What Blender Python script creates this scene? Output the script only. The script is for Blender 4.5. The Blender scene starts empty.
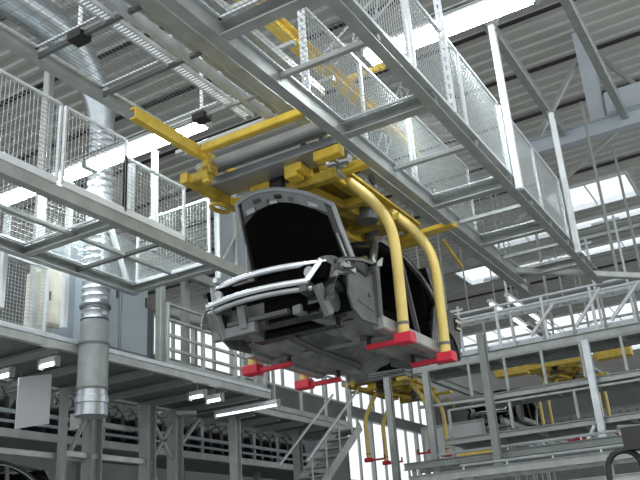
import bpy, bmesh, math, random
from mathutils import Vector, Matrix
random.seed(4)
S = bpy.context.scene
COL = S.collection
PI = math.pi
V = Vector

# ------------------------------------------------------------------ materials
def mat(name, col, rough=.5, metal=0., noise=.12, scale=6., bump=0., emit=0., coat=0., spec=.5):
    m = bpy.data.materials.new(name); m.use_nodes = True
    nt = m.node_tree; b = nt.nodes['Principled BSDF']
    b.inputs['Roughness'].default_value = rough
    b.inputs['Metallic'].default_value = metal
    b.inputs['Coat Weight'].default_value = coat; b.inputs['Specular IOR Level'].default_value = spec
    tc = nt.nodes.new('ShaderNodeTexCoord'); n = nt.nodes.new('ShaderNodeTexNoise')
    n.inputs['Scale'].default_value = scale; n.inputs['Detail'].default_value = 4
    nt.links.new(tc.outputs['Object'], n.inputs['Vector'])
    r = nt.nodes.new('ShaderNodeValToRGB')
    r.color_ramp.elements[0].position = .3; r.color_ramp.elements[1].position = .7
    lo = [max(0, c*(1-noise)) for c in col]; hi = [min(1, c*(1+noise)) for c in col]
    r.color_ramp.elements[0].color = (*lo, 1); r.color_ramp.elements[1].color = (*hi, 1)
    nt.links.new(n.outputs['Fac'], r.inputs['Fac']); nt.links.new(r.outputs['Color'], b.inputs['Base Color'])
    if bump:
        bp = nt.nodes.new('ShaderNodeBump'); bp.inputs['Strength'].default_value = bump
        nt.links.new(n.outputs['Fac'], bp.inputs['Height']); nt.links.new(bp.outputs['Normal'], b.inputs['Normal'])
    if emit:
        b.inputs['Emission Color'].default_value = (*col, 1); b.inputs['Emission Strength'].default_value = emit
    return m

M = dict(
    steel=mat('galvanised_steel', (.43, .455, .45), .42, .35, .15, 5),
    bright=mat('bright_zinc', (.66, .70, .74), .35, .35, .1, 8),
    soffit=mat('soffit_grey', (.17, .18, .172), .6, 0, .12, 3), grey=mat('grey_paint', (.30, .325, .315), .5, 0, .1, 4),
    dgrey=mat('dark_grey_paint', (.13, .145, .145), .5, 0, .15, 4),
    white=mat('white_paint', (.78, .82, .86), .4, 0, .05, 3),
    netwire=mat('net_wire', (.30, .33, .345), .5, .2, .1, 20), wire=mat('wire_zinc', (.42, .45, .46), .4, .3, .1, 20),
    roof=mat('roof_deck', (.56, .56, .54), .6, 0, .06, 1.5),
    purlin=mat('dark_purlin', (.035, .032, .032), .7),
    girder=mat('blue_white_girder', (.56, .62, .68), .45, .1, .06, 2),
    wall=mat('wall_panel', (.20, .215, .215), .7, 0, .15, .6),
    floor=mat('concrete', (.22, .225, .22), .6, 0, .2, 1.2),
    duct=mat('duct_sheet', (.52, .57, .62), .3, .8, .1, 9),
    ductg=mat('duct_grey', (.30, .325, .335), .5, .3, .12, 6),
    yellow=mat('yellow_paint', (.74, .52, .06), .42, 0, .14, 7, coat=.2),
    yolive=mat('olive_yellow_paint', (.50, .36, .05), .5, 0, .3, 9),  # darker olive yellow with stronger mottling
    ypole=mat('pale_yellow_paint', (.72, .55, .17), .4, 0, .08, 6, coat=.2),
    red=mat('red_plastic', (.62, .02, .05), .45, 0, .1, 9),
    alu=mat('anodised_grey', (.34, .36, .39), .38, .4, .08, 4),
    body=mat('dark_body_paint', (.018, .02, .022), .22, .1, .1, 3, coat=.5),
    primer=mat('grey_body_primer', (.085, .092, .09), .45, .2, .2, 8),
    under=mat('underseal', (.20, .21, .205), .6, .1, .25, 7, bump=.2),
    silver=mat('silver_sheet', (.36, .38, .39), .38, .5, .12, 8),
    chrome=mat('bare_bright_metal', (.82, .85, .92), .18, .8, .05, 8),
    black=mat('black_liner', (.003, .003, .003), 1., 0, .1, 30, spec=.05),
    rubber=mat('black_rubber', (.012, .012, .013), .55),
    beige=mat('beige_box', (.62, .60, .52), .5),
    cabinet=mat('blue_grey_cabinet', (.30, .34, .385), .45, .1, .05, 2),
    board=mat('white_board', (.66, .66, .70), .5, 0, .03, 1.5),
    tail=mat('clear_lamp_plastic', (.75, .70, .55), .2),
    tube=mat('lamp_tube', (.92, 1., .97), .4, 0, 0, 1, emit=40),
    dim=mat('dim_lamp_tube', (.95, .98, 1.), .4, 0, 0, 1, emit=1.1),
    wingdark=mat('dark_sealed_sheet', (.105, .112, .11), .5, .15, .25, 9, bump=.15),
    hoodgrey=mat('hood_inner_grey', (.15, .16, .165), .4, .2, .15, 10),
    tubes=mat('small_lamp_tube', (.95, 1., 1.), .4, 0, 0, 1, emit=6),
)
g = bpy.data.materials.new('window_glass'); g.use_nodes = True
nt = g.node_tree; nt.nodes.clear()
o_ = nt.nodes.new('ShaderNodeOutputMaterial'); mx = nt.nodes.new('ShaderNodeMixShader')
tr = nt.nodes.new('ShaderNodeBsdfTransparent'); tr.inputs[0].default_value = (.98, .99, 1, 1)
gl = nt.nodes.new('ShaderNodeBsdfGlossy'); gl.inputs['Roughness'].default_value = .1
mx.inputs[0].default_value = .07
nt.links.new(tr.outputs[0], mx.inputs[1]); nt.links.new(gl.outputs[0], mx.inputs[2]); nt.links.new(mx.outputs[0], o_.inputs[0])
M['glass'] = g

# ------------------------------------------------------------------ mesh builder
class MB:
    def __init__(s): s.v = []; s.f = []; s.smooth = False
    def add(s, vs, fs):
        n = len(s.v); s.v += [tuple(p) for p in vs]; s.f += [tuple(i+n for i in f) for f in fs]; return s
    def box(s, x0, x1, y0, y1, z0, z1):
        return s.add([(x0,y0,z0),(x1,y0,z0),(x1,y1,z0),(x0,y1,z0),(x0,y0,z1),(x1,y0,z1),(x1,y1,z1),(x0,y1,z1)],
                     [(0,3,2,1),(4,5,6,7),(0,1,5,4),(1,2,6,5),(2,3,7,6),(3,0,4,7)])
    def frame_of(s, d, up):
        d = d.normalized(); up = V(up)
        if abs(d.dot(up)) > .97: up = V((1,0,0)) if abs(d.x) < .9 else V((0,1,0))
        a = up.cross(d).normalized(); return a, d.cross(a).normalized()
    def ext(s, p, q, prof, up=(0,0,1)):
        p, q = V(p), V(q); a, b = s.frame_of(q-p, up); n = len(prof)
        vs = [p+a*x+b*y for x, y in prof] + [q+a*x+b*y for x, y in prof]
        fs = [(i, (i+1) % n, (i+1) % n+n, i+n) for i in range(n)] + [tuple(range(n))[::-1], tuple(range(n, 2*n))]
        return s.add(vs, fs)
    def bar(s, p, q, w, h=None, up=(0,0,1)):
        h = h or w; e = min(w, h)*.12; w /= 2; h /= 2
        return s.ext(p, q, [(-w+e,-h),(w-e,-h),(w,-h+e),(w,h-e),(w-e,h),(-w+e,h),(-w,h-e),(-w,-h+e)], up)
    def ibeam(s, p, q, w, h, t=.012, up=(0,0,1)):
        w /= 2; h /= 2; k = t/2
        return s.ext(p, q, [(-w,-h),(w,-h),(w,-h+t),(k,-h+t),(k,h-t),(w,h-t),(w,h),(-w,h),(-w,h-t),(-k,h-t),(-k,-h+t),(-w,-h+t)], up)
    def chan(s, p, q, w, h, t=.01, flip=1, up=(0,0,1)):
        w /= 2; h /= 2; pr = [(-w,-h),(w,-h),(w,-h+t),(-w+t,-h+t),(-w+t,h-t),(w,h-t),(w,h),(-w,h)]
        if flip < 0: pr = [(-x, y) for x, y in pr][::-1]
        return s.ext(p, q, pr, up)
    def wirebar(s, p, q, t):
        p, q = V(p), V(q); a, b = s.frame_of(q-p, (0,0,1)); t /= 2
        vs = [p+a*t, p+b*t, p-a*t, p-b*t, q+a*t, q+b*t, q-a*t, q-b*t]
        return s.add(vs, [(0,1,5,4),(1,2,6,5),(2,3,7,6),(3,0,4,7)])
    def tube(s, pts, r, n=12, cap=True):
        pts = [V(p) for p in pts]; rs = r if isinstance(r, (list, tuple)) else [r]*len(pts)
        vs = []; a = None
        for i, p in enumerate(pts):
            d = (pts[min(i+1, len(pts)-1)]-pts[max(i-1, 0)]).normalized()
            if a is None: a, b = s.frame_of(d, (0,0,1))
            else:
                a = (a-d*a.dot(d)).normalized(); b = d.cross(a)
            vs += [p+(a*math.cos(t*2*PI/n)+b*math.sin(t*2*PI/n))*rs[i] for t in range(n)]
        fs = [(i*n+j, i*n+(j+1) % n, (i+1)*n+(j+1) % n, (i+1)*n+j) for i in range(len(pts)-1) for j in range(n)]
        if cap: fs += [tuple(range(n))[::-1], tuple(range((len(pts)-1)*n, len(pts)*n))]
        s.smooth = True
        return s.add(vs, fs)
    def prism(s, poly, axis, c0, c1):
        def P(u, w, c): return (c,u,w) if axis == 'x' else ((u,c,w) if axis == 'y' else (u,w,c))
        n = len(poly); vs = [P(u,w,c0) for u, w in poly]+[P(u,w,c1) for u, w in poly]
        return s.add(vs, [(i,(i+1) % n,(i+1) % n+n,i+n) for i in range(n)]+[tuple(range(n))[::-1], tuple(range(n,2*n))])
    def grid(s, fn, nu, nv, th):
        """double-skinned sheet: fn(u,v)->point"""
        top = [[V(fn(i/nu, j/nv)) for j in range(nv+1)] for i in range(nu+1)]
        N = (nv+1)
        def nrm(i, j):
            a = top[min(i+1,nu)][j]-top[max(i-1,0)][j]; b = top[i][min(j+1,nv)]-top[i][max(j-1,0)]
            c = a.cross(b); return c.normalized() if c.length > 1e-9 else V((0,0,1))
        vs = [top[i][j] for i in range(nu+1) for j in range(N)]
        vs += [top[i][j]-nrm(i,j)*th for i in range(nu+1) for j in range(N)]
        k = (nu+1)*N; fs = []
        for i in range(nu):
            for j in range(nv):
                q = (i*N+j, (i+1)*N+j, (i+1)*N+j+1, i*N+j+1); fs.append(q); fs.append(tuple(x+k for x in q[::-1]))
        edge = [(i*N,(i+1)*N) for i in range(nu)]+[((i+1)*N+nv, i*N+nv) for i in range(nu)]
        edge += [(j+1, j) for j in range(nv)]+[(nu*N+j, nu*N+j+1) for j in range(nv)]
        fs += [(b, a, a+k, b+k) for a, b in edge]
        s.smooth = True
        return s.add(vs, fs)
    def obj(s, name, m, parent=None, origin=None):
        if origin is None:
            if parent is not None: origin = V((0,0,0))
            else:
                xs = [p[0] for p in s.v]; ys = [p[1] for p in s.v]; zs = [p[2] for p in s.v]
                origin = V(((min(xs)+max(xs))/2, (min(ys)+max(ys))/2, min(zs)))
        origin = V(origin)
        me = bpy.data.meshes.new(name); me.from_pydata([tuple(V(p)-origin) for p in s.v], [], s.f)
        bm = bmesh.new(); bm.from_mesh(me); bmesh.ops.recalc_face_normals(bm, faces=bm.faces); bm.to_mesh(me); bm.free()
        if s.smooth:
            for p in me.polygons: p.use_smooth = True
            try: me.set_sharp_from_angle(angle=math.radians(38))
            except Exception: pass
        me.materials.append(M[m]); o = bpy.data.objects.new(name, me); COL.objects.link(o)
        if parent is not None: o.parent = parent
        else: o.location = origin
        return o

def tag(o, label, cat, group=None):
    o['label'] = label; o['category'] = cat
    if group: o['group'] = group
    return o
def struct(o): o['kind'] = 'structure'; return o
def thing(name, loc, label, cat, group=None, rz=0):
    o = bpy.data.objects.new(name, None); o.empty_display_size = .1; COL.objects.link(o)
    o.location = loc; o.rotation_euler.z = rz
    return tag(o, label, cat, group)
def part(mb, name, m, root):
    """geometry given in world axes, parented to an unrotated thing"""
    l = root
    off = V((0,0,0))
    while l is not None: off += V(l.location); l = l.parent
    o = mb.obj(name, m, root, off)
    return o
KIDS = {}
def kids(o): return [c for c in bpy.data.objects if c.parent == o]
def copy_tree(o, parent=None):
    c = o.copy(); COL.objects.link(c); c.parent = parent
    for k in kids(o): copy_tree(k, c)
    return c
def at_axis(x, y): return V((x, y, 0))

# ------------------------------------------------------------------ camera
cr = V((0.51197096,-0.85646911,-0.06592725)); cu = V((-0.29036666,-0.24478076,0.92507815)); cf = V((0.80843858,0.45447007,0.37401072))
cd = bpy.data.cameras.new('camera'); cam = bpy.data.objects.new('camera', cd); COL.objects.link(cam)
mw = Matrix((( cr.x, cu.x, -cf.x, 0), (cr.y, cu.y, -cf.y, 0), (cr.z, cu.z, -cf.z, 1.6), (0,0,0,1)))
cam.matrix_world = mw; cd.sensor_width = 36; cd.lens = 817.63/640*36; cd.clip_start = .1; cd.clip_end = 300
S.camera = cam

# ------------------------------------------------------------------ hall shell
RZ = 12.0
struct(MB().box(-12, 58, -14, 22.3, -.3, 0).obj('floor', 'floor'))
# roof deck: trapezoidal sheet, ribs across the hall; openings are skylights
SKY = [  # x0,x1,y0,y1
    (23.7, 25.7, 2.75, 5.35), (26.7, 27.5, 1.5, 8.2), (29.5, 30.5, 1.5, 8.2), (27.9, 30.6, 8.9, 10.3),
    (35.0, 36.2, -2, 15), (38.0, 41.2, -2, 15), (46, 48, -2, 15)]
def deck(mb, x0, x1, y0, y1):
    n = max(1, round((x1-x0)/.38)); p = (x1-x0)/n; d = .04
    pts = []
    for i in range(n):
        a = x0+i*p; pts += [(a, RZ), (a+.3*p, RZ), (a+.42*p, RZ+d), (a+.88*p, RZ+d)]
    pts.append((x1, RZ))
    vs = []; fs = []
    for k, (x, z) in enumerate(pts): vs += [(x,y0,z),(x,y1,z),(x,y0,z+.12),(x,y1,z+.12)]
    for k in range(len(pts)-1):
        a = k*4; fs += [(a,a+4,a+5,a+1),(a+2,a+3,a+7,a+6)]
    mb.add(vs, fs)
rb = MB()
deck(rb, 4, 23.7, -9, 22)
def row(x0, x1, holes):
    y = -9
    for a, b in holes:
        deck(rb, x0, x1, y, a); y = b
    deck(rb, x0, x1, y, 22)
row(23.7, 25.7, [(2.75, 5.35)]); deck(rb, 25.7, 26.7, -9, 22)
row(26.7, 27.5, [(1.5, 8.2)]); deck(rb, 27.5, 27.9, -9, 22)
row(27.9, 29.5, [(8.9, 10.3)]); row(29.5, 30.5, [(1.5, 8.2), (8.9, 10.3)]); row(30.5, 30.6, [(8.9, 10.3)])
deck(rb, 30.6, 35, -9, 22); row(35, 36.2, [(-2, 15)]); deck(rb, 36.2, 38.0, -9, 22)
row(38.0, 41.2, [(-2, 15)]); deck(rb, 41.2, 46, -9, 22); row(46, 48, [(-2, 15)]); deck(rb, 48, 56, -9, 22)
struct(rb.obj('ceiling', 'roof', origin=(20, 5, RZ)))
nw = 0
for (x0, x1, y0, y1) in SKY:
    nw += 1
    f = MB(); t = .07
    f.box(x0, x1, y0, y0+t, RZ-.08, RZ+.12).box(x0, x1, y1-t, y1, RZ-.08, RZ+.12)
    f.box(x0, x0+t, y0+t, y1-t, RZ-.08, RZ+.12).box(x1-t, x1, y0+t, y1-t, RZ-.08, RZ+.12)
    k = max(1, round((y1-y0)/1.4))
    for i in range(1, k): y = y0+(y1-y0)*i/k; f.box(x0+t, x1-t, y-.02, y+.02, RZ-.02, RZ+.06)
    w = struct(f.obj('window_%d' % nw, 'white'))
    p = MB().box(x0+t, x1-t, y0+t, y1-t, RZ+.06, RZ+.075); part(p, 'pane', 'glass', w)
# dark purlins under the deck
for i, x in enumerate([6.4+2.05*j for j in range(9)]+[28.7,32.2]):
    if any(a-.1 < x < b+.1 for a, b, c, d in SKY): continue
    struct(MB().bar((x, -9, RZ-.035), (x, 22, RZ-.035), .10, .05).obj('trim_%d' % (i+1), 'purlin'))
# walls: left side wall with two ribbons of windows, far end wall
W1 = (24.6, 52.6, 10.1, 11.9); W2 = (40.5, 53.4, 6.0, 9.6)
wl = MB()
wl.box(2, 56, 22, 22.25, 0, W2[2]).box(2, W2[0], 22, 22.25, W2[2], W2[3]).box(W2[1], 56, 22, 22.25, W2[2], W2[3])
wl.box(2, 56, 22, 22.25, W2[3], W1[2]).box(2, W1[0], 22, 22.25, W1[2], W1[3]).box(W1[1], 56, 22, 22.25, W1[2], W1[3]).box(2, 56, 22, 22.25, W1[3], RZ+.2)
struct(wl.obj('wall_left', 'wall'))
struct(MB().box(56, 56.25, -9, 22.25, 0, RZ+.2).obj('wall_far', 'wall'))
for (x0, x1, z0, z1), n in ((W1, 10), (W2, 4)):
    for i in range(n):
        a = x0+(x1-x0)*i/n; b = x0+(x1-x0)*(i+1)/n; nw += 1; t = .08
        f = MB().box(a, b, 21.95, 22.2, z0, z0+t).box(a, b, 21.95, 22.2, z1-t, z1).box(a, a+t, 21.95, 22.2, z0+t, z1-t).box(b-t, b, 21.95, 22.2, z0+t, z1-t)
        f.box((a+b)/2-.04, (a+b)/2+.04, 22., 22.15, z0+t, z1-t)
        w = struct(f.obj('window_%d' % nw, 'grey'))
        part(MB().box(a+t, b-t, 22.06, 22.08, z0+t, z1-t), 'pane', 'glass', w)

# ------------------------------------------------------------------ building blocks
def beam(name, p, q, w, h, m, label, cat='beam', kind='bar', group=None, flip=1):
    mb = MB()
    if kind == 'bar': mb.bar(p, q, w, h)
    elif kind == 'I': mb.ibeam(p, q, w, h)
    else: mb.chan(p, q, w, h, flip=flip)
    return tag(mb.obj(name, m), label, cat, group)

def mesh_wall(p, q, z0, z1, label, pitch=.05, t=.0075, posts=1, group='mesh guard panels', kick=.05):
    """upright wire guard between p and q (x,y)"""
    p = V((*p, 0)); q = V((*q, 0)); d = q-p; L = d.length; u = d/L
    r = thing('mesh_guard', (p.x, p.y, z0), label, 'guard', group)
    w = MB(); n = round((z1-z0)/pitch)
    for i in range(1, n): z = z0+(z1-z0)*i/n; w.wirebar(p+V((0,0,z)), q+V((0,0,z)), t)
    n = round(L/pitch)
    for i in range(1, n): a = p+u*(L*i/n); w.wirebar(a+V((0,0,z0)), a+V((0,0,z1)), t)
    part(w, 'wire_mesh', 'wire', r)
    part(MB().bar(p+V((0,0,z1)), q+V((0,0,z1)), .035, .035), 'top_rail', 'bright', r)
    part(MB().bar(p+V((0,0,z0)), q+V((0,0,z0)), .03, kick), 'bottom_rail', 'bright' if kick < .06 else 'white', r)  # deeper rails coloured white for the lamplight catching them from above
    for i in range(posts+1):
        a = p+u*(L*i/posts); part(MB().bar(a+V((0,0,z0)), a+V((0,0,z1+.01)), .035, .035), 'post', 'bright', r)
    return r

def mesh_floor(x0, x1, y0, y1, z, label, px=.05, py=.05, t=.005, group=None, wm='wire'):
    r = thing('mesh_floor', ((x0+x1)/2, (y0+y1)/2, z), label, 'mesh panel', group)
    w = MB(); n = round((y1-y0)/py)
    for i in range(1, n): y = y0+(y1-y0)*i/n; w.wirebar((x0,y,z), (x1,y,z), t)
    n = round((x1-x0)/px)
    for i in range(1, n): x = x0+(x1-x0)*i/n; w.wirebar((x,y0,z+t*.8), (x,y1,z+t*.8), t)
    part(w, 'wire_mesh', wm, r)
    f = MB()
    for y in (y0+.015, y1-.015): f.bar((x0,y,z+.012), (x1,y,z+.012), .03, .02)
    for x in (x0+.015, x1-.015): f.bar((x,y0,z+.012), (x,y1,z+.012), .03, .02)
    part(f, 'frame', 'bright', r)
    return r

def lamp(x, y0, y1, z, label, group, w=.16, m='tube', hang=None):
    r = thing('fluorescent_lamp', (x, (y0+y1)/2, z), label, 'lamp', group)
    part(MB().prism([(x-w*.62, z+.02), (x-w*.35, z+.10), (x+w*.35, z+.10), (x+w*.62, z+.02)], 'y', y0, y1), 'housing', 'white', r)
    for s in (-1, 1):
        part(MB().tube([(x+s*w*.27, y0+.03, z), (x+s*w*.27, y1-.03, z)], w*.22, 10), 'tube', m, r)
    part(MB().box(x-w*.55, x+w*.55, y0-.03, y0, z-.04, z+.1), 'end_cap', 'grey', r)
    part(MB().box(x-w*.55, x+w*.55, y1, y1+.03, z-.04, z+.1), 'end_cap', 'grey', r)
    if hang: part(MB().bar((x, (y0+y1)/2, z+.1), (x, (y0+y1)/2, hang), .02, .02), 'rod', 'steel', r)
    return r

# ------------------------------------------------------------------ right mesh walkway (under the second track)
ZR = 5.3; YL, YR = 3.0, 2.09
beam('channel_beam', (1.6, YL, ZR), (11.2, YL, ZR), .10, .14, 'steel', 'long grey edge beam of the right mesh walkway, on the side next to the yellow carrier', kind='C')
beam('channel_beam', (1.6, YR, ZR), (12.0, YR, ZR), .10, .14, 'steel', 'long grey edge beam of the right mesh walkway, below the tall white posts', kind='C', flip=-1)
XC = [2.2, 4.04, 5.87, 7.9, 9.4, 11.0]
ordn = ['nearest the camera', 'second from the camera', 'third from the camera beside the grey cross tubes', 'fourth from the camera', 'fifth from the camera', 'last and furthest from the camera']
for i, x in enumerate(XC):
    if i: beam('crossbeam', (x, YR-.03, ZR), (x, YL+.03, ZR), .10, .115, 'steel', 'grey crossbeam under the right walkway, %s' % ordn[i], kind='C')
for i in range(1, 5):
    a, b = XC[i], XC[i+1]
    if i == 1 or i == 3 or i == 2 or i == 4:
        x = (a+b)/2 if i != 1 else 4.8
        beam('thin_crossbar', (x, YR-.03, ZR+.02), (x, YL+.03, ZR+.02), .05, .05, 'steel', 'thin grey crossbar in the right mesh walkway floor, between its %s crossbeams' % ['', 'second and third', 'third and fourth', 'fourth and fifth', 'fifth and last'][i], 'bar')
for i in range(5):
    mesh_floor(XC[i]+.05, XC[i+1]-.05, YR+.05, YL-.05, ZR+.06, 'wire mesh floor panel of the right walkway, %s' % ['nearest the camera', 'second from the camera', 'third from the camera, seen over the yellow arms', 'fourth from the camera', 'furthest from the camera'][i], .05, .045, group='right walkway floor panels')
for i, (a, b, n) in enumerate([(3.2, 5.45, 2), (5.55, 7.95, 2), (8.05, 10.4, 2)]):
    mesh_wall((a, YR), (b, YR), ZR+.14, 6.3, 'upright mesh guard on the right walkway outer edge, %s' % ['nearest the camera', 'crossing the bright right lamp', 'between the two tall white posts'][i], posts=n)
for i, (a, b, n) in enumerate([(5.3, 7.5, 2), (7.6, 9.4, 1)]):
    mesh_wall((a, YL), (b, YL), ZR+.1, 6.36, 'upright wire mesh guard on the carrier side of the right walkway, %s' % ['nearer one'if i == 0 else 'further one'], posts=n)
for x, z, l in ((8.0, 7.35, 'tall white post on the right walkway outer edge, under the right lamp'), (10.45, 7.35, 'tall white square post at the far end of the right walkway')):
    r = thing('upright_post', (x, YR-.03, ZR-.07), l, 'post', 'tall white posts')
    part(MB().bar((x, YR-.08, ZR-.07), (x, YR-.08, z), .075, .075), 'shaft', 'white', r)
    part(MB().box(x-.06, x+.06, YR-.13, YR-.03, z-.012, z), 'cap', 'grey', r)
    part(MB().box(x-.018, x+.018, YR-.122, YR-.118, z-.11, z-.07), 'bolt_plate', 'dgrey', r)
# perforated uprights that hang the walkway from the roof
for i, (x, y, z0, z1) in enumerate([(5.25, 2.98, 5.37, 11.9), (6.3, 2.06, 5.37, 11.9), (4.1, 2.55, 5.42, 11.9)]):
    l = ['bright slotted upright rising from the carrier side edge of the right walkway', 'bright slotted upright on the outer walkway edge, crossing the right lamp', 'bright slotted upright seen through the nearest part of the mesh floor'][i]
    mb = MB()
    for s in (-1, 1): mb.bar((x, y+s*.022, z0), (x, y+s*.022, z1), .03, .012)
    n = int((z1-z0)/.1)
    for k in range(n): mb.box(x-.012, x+.012, y-.016, y+.016, z0+k*.1, z0+k*.1+.05)
    tag(mb.obj('slotted_upright', 'bright'), l, 'post', 'slotted uprights')
# yellow track above the walkway
beam('yellow_track', (5.0, 3.75, 6.95), (9.6, 3.75, 6.95), .14, .16, 'yellow', 'long yellow overhead track seen through the right mesh floor', 'track', 'I')
for i, x in enumerate((7.6,)):
    beam('track_hanger', (x, 3.1, 7.07), (x, 3.9, 7.07), .06, .08, 'yellow', 'short yellow cross hanger over the yellow overhead track', 'hanger')
# white lattice bracing seen through the floor
def lattice(p, q, w, label, m='bright'):
    p, q = V(p), V(q); d = (q-p); L = d.length; u = d/L; a = u.cross(V((0,1,0)))
    if a.length < .1: a = u.cross(V((1,0,0)))
    a.normalize(); mb = MB()
    for s in (-1, 1): mb.bar(p+a*s*w/2, q+a*s*w/2, .035)
    n = max(2, int(L/w))
    for k in range(n):
        s = 1 if k % 2 else -1
        mb.bar(p+u*(L*k/n)+a*s*w/2, p+u*(L*(k+1)/n)-a*s*w/2, .03)
    return tag(mb.obj('lattice_brace', m), label, 'lattice')
lattice((9.0, 6.9, 9.4), (9.3, 6.9, 12.0), .3, 'white lattice post above the nearest mesh floor of the right walkway', 'white')
lattice((10.2, 5.4, 9.4), (10.9, 3.6, 11.4), .3, 'white sloping lattice brace under the roof above the right walkway', 'white')
lattice((12.4, 5.6, 8.6), (14.5, 5.6, 11.6), .3, 'white lattice brace seen through the middle of the right mesh floor', 'white')

# ------------------------------------------------------------------ left mesh walkway
ZL = 5.3; LN, LF = 5.92, 7.4
beam('channel_beam', (1.5, LN, ZL), (8.6, LN, ZL), .11, .13, 'steel', 'long grey near edge beam of the left mesh walkway under its mesh guard', kind='C')
beam('channel_beam', (2.5, LF, ZL), (7.95, LF, ZL), .10, .12, 'steel', 'long grey far edge beam of the left mesh walkway in front of the duct', kind='C', flip=-1)
beam('pipe_rail', (2.5, 6.62, ZL+.02), (7.85, 6.62, ZL+.02), .05, .05, 'steel', 'thin grey bar running along the middle of the left mesh walkway floor', 'bar')
XL = [4.2, 6.06, 7.88]
for i, x in enumerate(XL):
    beam('crossbeam', (x, LN-.03, ZL), (x, LF+.03, ZL), .10, .1, 'steel', 'grey crossbeam under the left mesh walkway, %s' % ['nearest the camera', 'middle one', 'at its far end beside the car front'][i], kind='C')
beam('thin_crossbar', (6.9, LN-.03, ZL+.02), (6.9, LF+.03, ZL+.02), .05, .05, 'dgrey', 'thin dark crossbar in the left mesh walkway floor near its far end', 'bar')
for i in range(2):
    mesh_floor(XL[i]+.05, XL[i+1]-.05, LN+.05, LF-.05, ZL+.06, 'wire mesh floor panel of the left walkway, %s' % ['nearer the camera', 'at its far end'][i], .06, .05, .0045, group='left walkway floor panels')
for i, (a, b) in enumerate([(2.9, 5.13), (5.2, 6.1), (6.1, 7.12)]):
    mesh_wall((a, LN-.045), (b, LN-.045), ZL+.11, 6.3 if i < 2 else 6.08, 'upright mesh guard on the left walkway near edge, %s' % ['nearest the camera', 'middle one crossing the left lamp', 'furthest one beside the yellow carrier'][i], kick=.08)
mesh_wall((4.0, LF), (7.3, LF), ZL+.1, 6.35, 'upright wire mesh guard on the far edge of the left walkway', pitch=.06, posts=3)
mesh_wall((7.75, 5.98), (7.75, 7.2), ZL+.02, 6.2, 'upright wire mesh end gate across the far end of the left walkway', group='mesh end gates')
for i, (x, y, z0, z1, l) in enumerate([
        (6.32, 5.99, 5.37, 6.12, 'white short post behind the near mesh guard of the left walkway'),
        (7.12, 6.35, 5.37, 6.75, 'white post beside the end of the left yellow beam'),
        (5.87, 7.52, 4.6, 5.75, 'tall white post at the left edge of the photo below the left walkway'),
        (6.9, 7.62, 4.6, 6.6, 'white thin post just left of the round duct')]):
    tag(MB().bar((x,y,z0), (x,y,z1), .07, .07).obj('upright_post', 'white'), l, 'post')
for i, (p, q, l) in enumerate([((7.3, 7.5, 6.6), (7.95, 7.5, 5.3), 'white sloping brace beside the round duct behind the left walkway mesh')]):
    beam('brace', p, q, .06, .06, 'white', l, 'brace')
beam('hanger_column', (7.0, 8.3, 4.6), (7.0, 8.3, 11.9), .12, .12, 'steel', 'grey column rising to the roof behind the near mesh guard, left of the duct', 'column')

# lamps in one row across the hall
lamp(7.0, 7.42, 9.3, 6.8, 'bright fluorescent lamp at the left edge, behind the left mesh guard', 'ceiling lamp row', .22)
lamp(7.0, 5.45, 7.32, 6.8, 'bright fluorescent lamp just left of the yellow beam, behind the mesh guard', 'ceiling lamp row', .22)
lamp(7.0, 1.3, 3.15, 6.8, 'brightest fluorescent lamp at the top right, above the right walkway', 'ceiling lamp row', .24)
tag(MB().chan((7.0, -1, 6.98), (7.0, 10.2, 6.98), .09, .06).obj('lamp_rail', 'steel'), 'thin grey mounting rail above the row of bright lamps', 'rail')

# ------------------------------------------------------------------ upper net and track above the carrier
ZU = 6.2
beam('angle_beam', (1.5, 5.28, ZU), (5.95, 5.28, ZU), .12, .13, 'steel', 'long grey edge beam of the upper mesh net at the top left', kind='C')
for i, (x0, x1) in enumerate([(1.8, 4.24), (4.32, 5.06), (5.14, 5.98)]):
    mesh_floor(x0, x1, 4.42, 5.22, ZU, 'horizontal wire net panel at the top left, %s' % ['nearest the camera', 'middle one', 'furthest, above the end of the yellow beam'][i], .12, .045, .008, group='upper net panels', wm='netwire')
for i, x in enumerate((4.28, 5.10, 6.02)):
    beam('net_crossbar', (x, 4.0, ZU-.04), (x, 5.24, ZU-.04), .045, .05, 'dgrey' if i < 2 else 'steel', 'dark crossbar under the upper wire net, %s' % ['nearest the camera', 'middle one', 'furthest, next to the left lamp end'][i], 'bar')
for i, (x, y) in enumerate(((4.28, 4.72), (6.02, 4.72))):
    r = thing('net_hanger', (x, y, ZU-.08), 'dark clamp with white rod on the upper net, %s' % ['near the top left corner', 'beside the left lamp end'][i], 'hanger', 'net hangers')
    part(MB().box(x-.07, x+.07, y-.08, y+.08, ZU-.09, ZU-.02), 'clamp', 'rubber', r)
    part(MB().bar((x, y, ZU), (x, y, 11.95), .03, .03), 'rod', 'white', r)
# cable ladder
r = thing('cable_ladder', (3.9, 4.33, ZU-.03), 'bright narrow cable ladder running beside the overhead track', 'cable ladder')
mb = MB()
for y in (4.28, 4.38): mb.bar((1.8, y, ZU-.03), (6.35, y, ZU-.03), .012, .05)
part(mb, 'side_rail', 'bright', r)
mb = MB()
for i in range(110): x = 1.82+i*.041; mb.box(x, x+.022, 4.286, 4.374, ZU-.04, ZU-.025)
part(mb, 'rungs', 'white', r)
beam('conveyor_rail', (1.6, 4.15, ZU-.03), (6.5, 4.15, ZU-.03), .06, .10, 'bright', 'pale long rail beside the cable ladder above the carrier', 'rail', 'C')
beam('conveyor_rail', (1.6, 4.02, ZU-.0), (6.7, 4.02, ZU-.0), .05, .09, 'steel', 'broad grey rail between the pale rail and the overhead track', 'rail', 'C', flip=-1)
beam('overhead_track', (1.4, 3.82, ZU-.05), (14.5, 3.82, ZU-.05), .14, .2, 'steel', 'main grey overhead track carrying the yellow carrier', 'track', 'I')
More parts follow.
